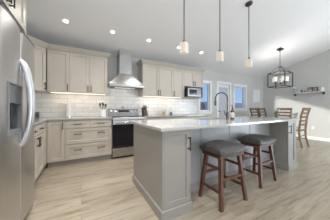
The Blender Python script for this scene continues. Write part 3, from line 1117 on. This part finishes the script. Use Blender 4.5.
# ------------------------------------------------------------------ bar stools
def make_stool(label):
    t = thing('bar_stool', label, 'stool', (0, 0, 0), 0, 'saddle-seat bar stools at the island')
    # saddle seat: long along x, ends raised
    nx, ny = 16, 10
    Lx, Ly = .235, .175
    mb = MB()
    b = mb.bm
    def rnd(i, n_):
        return -1 + 2 * i / n_
    top, bot = [], []
    for j in range(ny + 1):
        rt, rb = [], []
        for i in range(nx + 1):
            u_, v_ = rnd(i, nx), rnd(j, ny)
            # squircle-ish outline
            k = 1 - .05 * (u_ * u_ * v_ * v_)
            x = Lx * u_ * k
            y = Ly * v_ * k
            sad = .030 * (abs(u_) ** 2.2) - .006 * (1 - v_ * v_) * (1 - u_ * u_)
            edge = max(abs(u_), abs(v_))
            roll = .020 * max(0, (edge - .78) / .22) ** 2.4
            rt.append(b.verts.new((x, y, .652 + .5 * sad - roll + .012 * (1 - v_ * v_) + .058 * (1 - u_ * u_) ** 1.3 * (.45 + .55 * v_) * (1 - max(0, v_ - .5)))))
            rb.append(b.verts.new((x * .985, y * .985, .578 + .020 * (abs(u_) ** 2.2))))
        top.append(rt)
        bot.append(rb)
    for j in range(ny):
        for i in range(nx):
            b.faces.new((top[j][i], top[j][i + 1], top[j + 1][i + 1], top[j + 1][i]))
            b.faces.new((bot[j][i], bot[j + 1][i], bot[j + 1][i + 1], bot[j][i + 1]))
    for i in range(nx):
        b.faces.new((top[0][i], bot[0][i], bot[0][i + 1], top[0][i + 1]))
        b.faces.new((top[ny][i], top[ny][i + 1], bot[ny][i + 1], bot[ny][i]))
    for j in range(ny):
        b.faces.new((top[j][0], top[j + 1][0], bot[j + 1][0], bot[j][0]))
        b.faces.new((top[j][nx], bot[j][nx], bot[j + 1][nx], top[j + 1][nx]))
    seat = mb.build('seat', M['leather'], t, True)
    nh = MB()
    for s in (-1, 1):
        for i in range(18):
            u_ = -1 + 2 * (i + .5) / 18
            nh.ball((Lx * u_ * .985, s * (Ly * .99 + .001), .588 + .022 * abs(u_) ** 2.2), .0055, 1)
        for i in range(13):
            v_ = -1 + 2 * (i + .5) / 13
            nh.ball((s * (Lx * .99 + .001), Ly * v_ * .985, .610), .0055, 1)
    nh.build('nailhead_trim', M['brass'], seat)
    MB().box(-.205, .205, -.145, .145, .545, .584, .004).build('seat_frame', M['walnut'], t)
    def leg_pt(sx_, sy_, z):
        k = 1 - z / .60
        return Vector((sx_ * (.152 + .060 * k), sy_ * (.105 + .058 * k), z))
    for sx_ in (-1, 1):
        for sy_ in (-1, 1):
            hb, ht = .0185, .021
            lo_ = leg_pt(sx_, sy_, 0)
            hi_ = leg_pt(sx_, sy_, .60)
            q = lambda c, h_: [(c.x - h_, c.y - h_, c.z), (c.x + h_, c.y - h_, c.z), (c.x + h_, c.y + h_, c.z), (c.x - h_, c.y + h_, c.z)]
            MB().hexa(q(lo_, hb), q(hi_, ht)).build('leg', M['walnut'], t)
    def rail(p_, q_, wd, ht):
        d_ = (q_ - p_).normalized()
        s_ = d_.cross(Vector((0, 0, 1))).normalized() * (wd / 2)
        z_ = Vector((0, 0, ht / 2))
        MB().hexa([p_ - s_ - z_, p_ + s_ - z_, p_ + s_ + z_, p_ - s_ + z_], [q_ - s_ - z_, q_ + s_ - z_, q_ + s_ + z_, q_ - s_ + z_]).build('stretcher', M['walnut'], t)
    for sx_ in (-1, 1):
        for z in (.42, .175):
            rail(leg_pt(sx_, -1, z), leg_pt(sx_, 1, z), .018, .030)
    for sy_ in (-1, 1):
        rail(leg_pt(-1, sy_, .305), leg_pt(1, sy_, .305), .020, .032)
    return t
stool = make_stool('dark walnut saddle stool with charcoal leather seat, beside the near end cabinet of the island')
stool.location = (1.525, 1.30, 0)
copy_tree(stool, (2.385, 1.375, 0), R(2), 'dark walnut saddle stool with charcoal leather seat, farther along the island by the dining side')

# ------------------------------------------------------------------ pendants over the island
PY = 1.75
slope = math.atan(PITCH)
def make_pendant(x, label):
    zc = ceil_z(PY)
    t = thing('pendant_light', label, 'pendant light', (x, PY, 1.865), 0, 'pendant lights over the island')
    zt = zc - 1.865
    mt = Matrix.Translation((0, 0, zt - .003)) @ Matrix.Rotation(-slope, 4, 'X')
    MB().lathe([(.0, -.032), (.045, -.030), (.062, -.018), (.066, 0), (0, 0)], 24, mtx=mt).build('canopy', M['gun'], t, True)
    MB().tube([(0, 0, .195), (0, 0, zt - .02)], .0075, 10).build('rod', M['gun'], t)
    MB().lathe([(.010, .200), (.022, .192), (.024, .1655), (0, .1655)], 18).build('socket', M['gun'], t, True)
    # square block of alabaster glass
    sh = MB()
    b = sh.bm
    k = .047
    sh.box(-k, k, -k, k, .010, .165, .007)
    s = sh.build('shade', M['alabaster'], t)
    o = area('pendant_glow', (0, 0, .006), (0, 0, -1), .06, .06, 2.0, (1.0, .90, .76))
    o.parent = t
    s.rotation_euler = (0, 0, R(20))
    return t
make_pendant(1.27, 'square alabaster pendant on a dark rod, nearest the range hood side of the island')
make_pendant(1.99, 'square alabaster pendant on a dark rod, in the middle of the three')
make_pendant(2.77, 'square alabaster pendant nearest the dining area, its ceiling canopy in view')

# ------------------------------------------------------------------ recessed lights
rl = [(-.25, 'recessed ceiling light above the wall cabinets left of the hood'),
      (.57, 'recessed ceiling light just left of the hood chimney line'),
      (1.38, 'recessed ceiling light just right of the hood chimney'),
      (2.22, 'recessed ceiling light beside the first pendant shade'),
      (3.0, 'recessed ceiling light nearest the patio door')]
def downlight(x, y, label):
    zc = ceil_z(y)
    sl = -slope if y >= RIDGE else slope
    t = thing('ceiling_light', label, 'ceiling light', (x, y, zc - .001), 0, 'recessed ceiling lights')
    mt = Matrix.Rotation(sl, 4, 'X')
    MB().lathe([(.042, -.003), (.058, -.006), (.062, 0), (.042, 0)], 28, mtx=mt).build('trim_ring', M['white'], t)
    MB().lathe([(.0, -.004), (.042, -.004), (.042, -.0005), (0, -.0005)], 28, mtx=mt).build('lens', M['lamp'], t)
    L = bpy.data.lights.new('downlight_glow', 'AREA')
    L.shape = 'DISK'
    L.size = .08
    L.spread = R(135)
    L.energy = LAMP
    L.color = (1.0, .94, .87)
    o = bpy.data.objects.new('downlight_glow', L)
    C.objects.link(o)
    o.parent = t
    o.location = (0, 0, -.03)
    o.rotation_euler = (sl, 0, 0)
    return t
for x, lb in rl:
    downlight(x, 3.30, lb)

# ------------------------------------------------------------------ dining corner
TZ = .78
TCX, TCY = 5.22, 2.60
t = thing('dining_table', 'brown wooden dining table behind the island under the chandelier', 'table', (TCX, TCY, 0))
MB().box(-.62, .62, -.38, .38, TZ - .04, TZ, .006).build('tabletop', M['chairw'], t)
MB().lathe([(.075, .07), (.055, .16), (.05, .45), (.085, .68), (.16, TZ - .0405), (0, TZ - .0405)], 20).build('pedestal', M['chairw'], t, True)
MB().box(-.26, .26, -.035, .035, 0, .07, .006).box(-.035, .035, -.22, .22, 0, .07, .006).build('foot', M['chairw'], t)

def make_chair(label):
    """faces +y; origin on the floor under the seat"""
    t = thing('dining_chair', label, 'chair', (0, 0, 0), 0, 'tall ladder-back chairs around the dining table')
    SW, SD, SZ, TOP = .22, .21, .49, 1.13
    MB().box(-SW, SW, -SD, SD, SZ - .035, SZ, .006).build('seat_frame', M['chairw'], t)
    MB().box(-SW + .015, SW - .015, -SD + .03, SD - .012, SZ + .0005, SZ + .045, .018, None, 3).build('seat', M['seatf'], t)
    def post(sx_):
        pts = [(-SD - .05, 0), (-SD + .012, .26), (-SD + .02, SZ), (-SD - .02, .88), (-SD - .085, TOP)]
        mb = MB()
        b = mb.bm
        rings = []
        h_ = .017
        for (y, z) in pts:
            x = sx_ * (SW - .012)
            rings.append([b.verts.new(p) for p in ((x - h_, y - .022, z), (x + h_, y - .022, z), (x + h_, y + .022, z), (x - h_, y + .022, z))])
        for i in range(len(rings) - 1):
            for k in range(4):
                b.faces.new((rings[i][k], rings[i][(k + 1) % 4], rings[i + 1][(k + 1) % 4], rings[i + 1][k]))
        b.faces.new(rings[0])
        b.faces.new(rings[-1])
        return mb
    for s in (-1, 1):
        post(s).build('back_post', M['chairw'], t)
        MB().hexa([(s * (SW - .02) - .017, SD - .045, 0), (s * (SW - .02) + .017, SD - .045, 0), (s * (SW - .02) + .017, SD - .011, 0), (s * (SW - .02) - .017, SD - .011, 0)],
                  [(s * (SW - .025) - .02, SD - .055, SZ - .0355), (s * (SW - .025) + .02, SD - .055, SZ - .0355), (s * (SW - .025) + .02, SD - .015, SZ - .0355), (s * (SW - .025) - .02, SD - .015, SZ - .0355)]).build('leg', M['chairw'], t)
    for (z, hh) in ((1.085, .08), (.97, .055), (.86, .055), (.75, .055), (.64, .055)):
        y = -SD - .02 - .065 * max(0, (z - .88)) / .28 + .04 * max(0, .88 - z) / .26
        mb = MB()
        b = mb.bm
        lo_, hi_ = [], []
        n_ = 6
        for i in range(n_ + 1):
            u_ = -1 + 2 * i / n_
            yy = y - .018 * (1 - u_ * u_)
            x = u_ * (SW - .028)
            lo_.append([b.verts.new((x, yy - .008, z - hh / 2)), b.verts.new((x, yy + .008, z - hh / 2))])
            hi_.append([b.verts.new((x, yy - .013, z + hh / 2)), b.verts.new((x, yy + .003, z + hh / 2))])
        for i in range(n_):
            b.faces.new((lo_[i][0], lo_[i + 1][0], hi_[i + 1][0], hi_[i][0]))
            b.faces.new((lo_[i][1], hi_[i][1], hi_[i + 1][1], lo_[i + 1][1]))
            b.faces.new((hi_[i][0], hi_[i + 1][0], hi_[i + 1][1], hi_[i][1]))
            b.faces.new((lo_[i][0], lo_[i][1], lo_[i + 1][1], lo_[i + 1][0]))
        b.faces.new((lo_[0][0], hi_[0][0], hi_[0][1], lo_[0][1]))
        b.faces.new((lo_[-1][0], lo_[-1][1], hi_[-1][1], hi_[-1][0]))
        mb.build('back_slat', M['chairw'], t)
    for s in (-1, 1):
        MB().box(s * (SW - .018) - .009, s * (SW - .018) + .009, -SD + .01, SD - .04, .20, .23).build('stretcher', M['chairw'], t)
    MB().box(-SW + .03, SW - .03, SD - .038, SD - .018, .30, .335).build('stretcher', M['chairw'], t)
    MB().box(-SW + .03, SW - .03, -SD - .008, -SD + .012, .30, .33).build('stretcher', M['chairw'], t)
    return t
chair = make_chair('brown ladder-back chair seen whole beside the right end of the island')
chair.location = (5.635, 2.14, 0)
copy_tree(chair, (5.915, 2.64, 0), R(90), 'brown ladder-back chair whose back stands against the sunlit wall, right of the flowers')
copy_tree(chair, (6.19, 3.11, 0), R(180), 'brown ladder-back chair left of the flowers, second from the window')
copy_tree(chair, (5.67, 3.11, 0), R(180), 'brown ladder-back chair nearest the window, left of its twin')
# flowers on the table
PXY = (5.55, 2.58)
t = thing('potted_flowers', 'small terracotta pot of white flowers on the dining table', 'plant', (PXY[0], PXY[1], TZ + .0005))
t.scale = (.78, .78, .86)
MB().lathe([(.045, 0), (.060, .12), (.064, .122), (.064, .14), (.055, .14), (.050, .11), (0, .11)], 20).build('pot', M['terra'], t)
lf = MB()
for k in range(22):
    a = k * 2.4
    r_ = .02 + .07 * random.random()
    lf.ball((r_ * math.cos(a), r_ * math.sin(a), .16 + .12 * random.random()), .028, 1, (1, 1, .6))
lf.build('leaves', M['leaf'], t)
for k in range(8):
    a = k * 2.4 + .7
    r_ = .04 + .075 * random.random()
    z = .29 + .08 * random.random()
    MB().tube([(0, 0, .11), (r_ * .5 * math.cos(a), r_ * .5 * math.sin(a), .2), (r_ * math.cos(a), r_ * math.sin(a), z)], .0025, 5).ball((r_ * math.cos(a), r_ * math.sin(a), z), .026, 1, (1, 1, .75)).build('flower', M['petal'], t)

# chandelier
HX, HY = 5.33, 2.38
zc = ceil_z(HY)
t = thing('chandelier', 'open box-frame lantern chandelier with frosted glass lights over the dining table', 'chandelier', (HX, HY, 1.75))
zt = zc - 1.75
mt = Matrix.Translation((0, 0, zt - .002)) @ Matrix.Rotation(-slope, 4, 'X')
MB().box(-.10, .10, -.06, .06, -.025, 0, .004, mt).build('canopy', M['lead'], t)
MB().tube([(0, 0, .65), (0, 0, zt - .02)], .007, 8).build('rod', M['lead'], t)
fx, fy = .235, .225
zlo, zhi = .02, .43
fm = MB()
h_ = .011
for a in (-fx, fx):
    for b_ in (-fy, fy):
        fm.box(a - h_, a + h_, b_ - h_, b_ + h_, zlo, zhi)
for z in (zlo, zhi):
    for a in (-fx, fx):
        fm.box(a - h_, a + h_, -fy + h_, fy - h_, z - h_, z + h_)
    for b_ in (-fy, fy):
        fm.box(-fx + h_, fx - h_, b_ - h_, b_ + h_, z - h_, z + h_)
fm.build('frame', M['lead'], t)
for a in (-fx, fx):
    for b_ in (-fy, fy):
        MB().tube([(a, b_, zhi), (0, 0, .66)], .008, 8).build('stay', M['lead'], t)
MB().tube([(0, 0, .10), (0, 0, .66)], .009, 10).build('stem', M['lead'], t)
for k in range(5):
    a = 2 * PI * k / 5 + .3
    dx_, dy_ = .165 * math.cos(a), .165 * math.sin(a)
    am = MB().tube([(0, 0, .12), (dx_ * .6, dy_ * .6, .10), (dx_, dy_, .13), (dx_, dy_, .17)], .007, 8)
    am.lathe([(.04, .165), (.042, .172), (0, .175)], 14, (dx_, dy_, 0))
    ar = am.build('arm', M['lead'], t)
    MB().lathe([(.042, .176), (.046, .315), (.043, .315), (.039, .18), (0, .18)], 18, (dx_, dy_, 0)).build('glass_shade', M['frost'], ar, True)
o = area('chandelier_glow', (0, 0, .335), (0, 0, 1), .3, .3, 5, (1.0, .95, .88))
o.parent = t

# floating shelf on the right wall, with what stands on it
SZ_ = 1.70
SY0_, SY1_ = 1.87, 2.78
t = thing('wall_shelf', 'white floating shelf with dark brackets on the right wall', 'shelf', (XR, (SY0_ + SY1_) / 2, SZ_))
hl = (SY1_ - SY0_) / 2
MB().box(-.17, -.001, -hl, hl, -.022, 0, .003).build('board', M['trim'], t)
for s in (-1, 1):
    MB().tube([(-.012, s * (hl - .06), -.10), (-.03, s * (hl - .06), -.035), (-.13, s * (hl - .06), -.0225)], [.022, .02, .012], 10).lathe([(.03, 0), (.03, .012), (0, .014)], 14, mtx=Matrix.Translation((-.0005, s * (hl - .06), -.085)) @ Matrix.Rotation(R(-90), 4, 'Y')).build('bracket', M['blackp'], t)
sx_ = XR - .085
t = thing('picture_frame', 'dark wide photo frame standing on the wall shelf', 'picture frame', (sx_, 2.19, SZ_ + .0005))
fr = MB()
for (a, b_, c, d) in ((-.13, -.112, 0, .16), (.112, .13, 0, .16), (-.112, .112, 0, .018), (-.112, .112, .142, .16), (-.008, .008, .018, .142)):
    fr.box(-.010, .010, a, b_, c, d)
fr = fr.build('frame', M['blackp'], t)
MB().box(-.003, .008, -.112, .112, .018, .142).build('photo', M['photo'], fr)
t = thing('canister', 'white lidded canister on the right end of the wall shelf', 'canister', (sx_, 1.95, SZ_ + .0005))
MB().lathe([(.045, 0), (.05, .01), (.05, .10), (.046, .105), (0, .105)], 20).build('body', M['ceramic'], t, True)
MB().lathe([(.05, .106), (.05, .118), (.015, .122), (.012, .14), (0, .14)], 20).build('lid', M['ceramic'], t, True)
its = [(2.40, .045, .07, 'terra', 'small reddish-brown pot on the wall shelf left of the photo frame'),
       (2.50, .035, .09, 'gun', 'small dark jar in the middle group on the wall shelf'),
       (2.59, .04, .06, 'label', 'small cream jar on the wall shelf, left of the dark jar')]
for y, r_, hh, mm, lb in its:
    o = MB().lathe([(r_ * .8, 0), (r_, hh * .3), (r_ * .85, hh * .85), (r_ * .6, hh), (r_ * .5, hh * .98), (0, hh * .9)], 18).build('jar', M[mm], None, True)
    o.location = (sx_, y, SZ_ + .0005)
    tag(o, lb, 'jar', 'little jars on the wall shelf')
t = thing('vase', 'pale teal vase with white flowers on the left end of the wall shelf', 'vase', (sx_, 2.71, SZ_ + .0005))
MB().lathe([(.03, 0), (.045, .04), (.03, .09), (.035, .11), (.028, .11), (.022, .09), (0, .05)], 20).build('body', M['teal'], t, True)
fl = MB()
for k in range(9):
    a = k * 2.4
    r_ = .045 * random.random() + .01
    fl.ball((r_ * math.cos(a), r_ * math.sin(a), .15 + .07 * random.random()), .024, 1)
fl.build('flower_heads', M['petal'], t)
MB().tube([(0, 0, .04), (0, 0, .16)], .006, 6).build('stems', M['leaf'], t)

# wall outlet low on the right wall
def outlet(name, label, loc, rz, mname='white', group=None):
    t = thing(name, label, 'outlet', loc, rz, group)
    MB().box(-.037, .037, -.008, 0, -.058, .058, .003).build('plate', M[mname], t)
    MB().box(-.018, .018, -.0105, -.0082, .008, .036, .002).box(-.018, .018, -.0105, -.0082, -.036, -.008, .002).build('socket', M[mname], t)
    return t
outlet('wall_outlet', 'white wall outlet low on the sunlit right wall', (XR, 2.21, .42), R(-90))
g = 'outlets on the backsplash'
YT = YB - .0085
outlet('wall_outlet', 'white outlet on the tile left of the utensil crock', (.19, YT, 1.13), 0, 'white', g)
outlet('wall_outlet', 'white outlet on the tile right of the knife block', (1.74, YT, 1.13), 0, 'white', g)
outlet('wall_outlet', 'white outlet on the tile above the small jars', (2.53, YT, 1.13), 0, 'white', g)
outlet('wall_outlet', 'small steel outlet cover on the corner tile beside the refrigerator', (-.815, YT, .975), 0, 'dsteel', g)

# calendar on the short angled wall
ang = math.atan2(YD - YB, XR - XD)
px, py = XD + (XR - XD) * .38, YB + (YD - YB) * .38
t = thing('wall_calendar', 'white paper wall calendar hanging on the angled wall beyond the window', 'calendar', (px, py - .002, 1.40), ang)
MB().box(-.17, .17, -.012, -.004, .275, .56).build('upper_sheet', M['paper'], t)
MB().box(-.17, .17, -.012, -.004, 0, .27).build('lower_sheet', M['paper'], t)

# ------------------------------------------------------------------ things on the worktops
t = thing('utensil_crock', 'white ceramic crock holding dark kitchen utensils left of the range', 'crock', (.44, 3.82, CT1 + .0005))
MB().lathe([(.062, 0), (.068, .006), (.070, .165), (.063, .168), (.060, .02), (0, .02)], 24).build('crock', M['ceramic'], t, True)
uts = [(-.045, -.02, .32, 'blackp'), (.042, -.03, .30, 'gun'), (.0, .035, .34, 'greyp'), (-.042, .022, .29, 'bright'), (.046, .012, .28, 'red'), (.0, -.045, .31, 'blackp')]
for i, (a, b_, hh, mm) in enumerate(uts):
    q = Vector((a * 1.2, b_ * 1.2, hh - .05))
    mb = MB().tube([(a * .3, b_ * .3, .025), tuple(q)], .006, 8)
    mb.ball(tuple(q + Vector((a * .2, b_ * .2, .02))), .026, 2, (1, .5, 1.2))
    o = mb.build('utensil', M[mm])
    o.location = (.44, 3.82, CT1 + .0005)
    tag(o, ['black spatula in the crock left of the range, leaning left', 'dark grey ladle in the crock left of the range, leaning right', 'grey spoon standing tallest in the utensil crock',
            'steel spoon at the left rim of the utensil crock', 'red-handled utensil at the right rim of the crock', 'black spoon at the front of the utensil crock'][i], 'utensil', 'utensils in the crock')
t = thing('knife_block', 'dark wooden knife block with knives right of the range', 'knife block', (1.50, 3.84, CT1 + .0005), R(10))
MB().hexa([(-.055, -.07, 0), (.055, -.07, 0), (.055, .07, 0), (-.055, .07, 0)], [(-.055, -.02, .15), (.055, -.02, .15), (.055, .10, .22), (-.055, .10, .22)]).build('block', M['knifew'], t)
for k in range(6):
    xx = -.036 + .036 * (k % 3)
    yy = .01 + .05 * (k // 3)
    z_ = .165 + .03 * (k // 3)
    MB().tube([(xx, yy, z_), (xx, yy - .012 - .03, z_ + .085)], .010, 8).build('knife_handle', M['blackp'], t)
t = thing('paper_towel_roll', 'white paper towel roll standing on the worktop left of the utensil crock', 'paper towel', (-.248, 3.95, CT1 + .0005))
MB().lathe([(.065, 0), (.065, .008), (.012, .012), (.010, .31), (0, .315)], 24).build('holder', M['bright'], t, True)
MB().lathe([(.022, .013), (.050, .013), (.050, .29), (.022, .29)], 24).build('paper_roll', M['paper'], t, True)
t = thing('canister', 'white canister between two small jars on the right-hand worktop', 'canister', (2.20, 3.90, CT1 + .0005))
MB().lathe([(.055, 0), (.058, .006), (.058, .15), (0, .152)], 20).build('body', M['ceramic'], t, True)
MB().lathe([(.06, .1525), (.06, .17), (.0, .175)], 20).build('lid', M['ceramic'], t, True)
for x, mm, lb in ((2.08, 'tan', 'small tan jar left of the white canister on the right-hand worktop'), (2.33, 'greyp', 'small grey jar right of the white canister on the right-hand worktop')):
    t = thing('jar', lb, 'jar', (x, 3.86, CT1 + .0005), 0, 'small jars on the right-hand worktop')
    MB().lathe([(.036, 0), (.04, .005), (.04, .06), (.034, .07), (0, .07)], 18).build('body', M[mm], t, True)
    MB().lathe([(.036, .0705), (.036, .085), (0, .087)], 18).build('lid', M['greyp'], t, True)
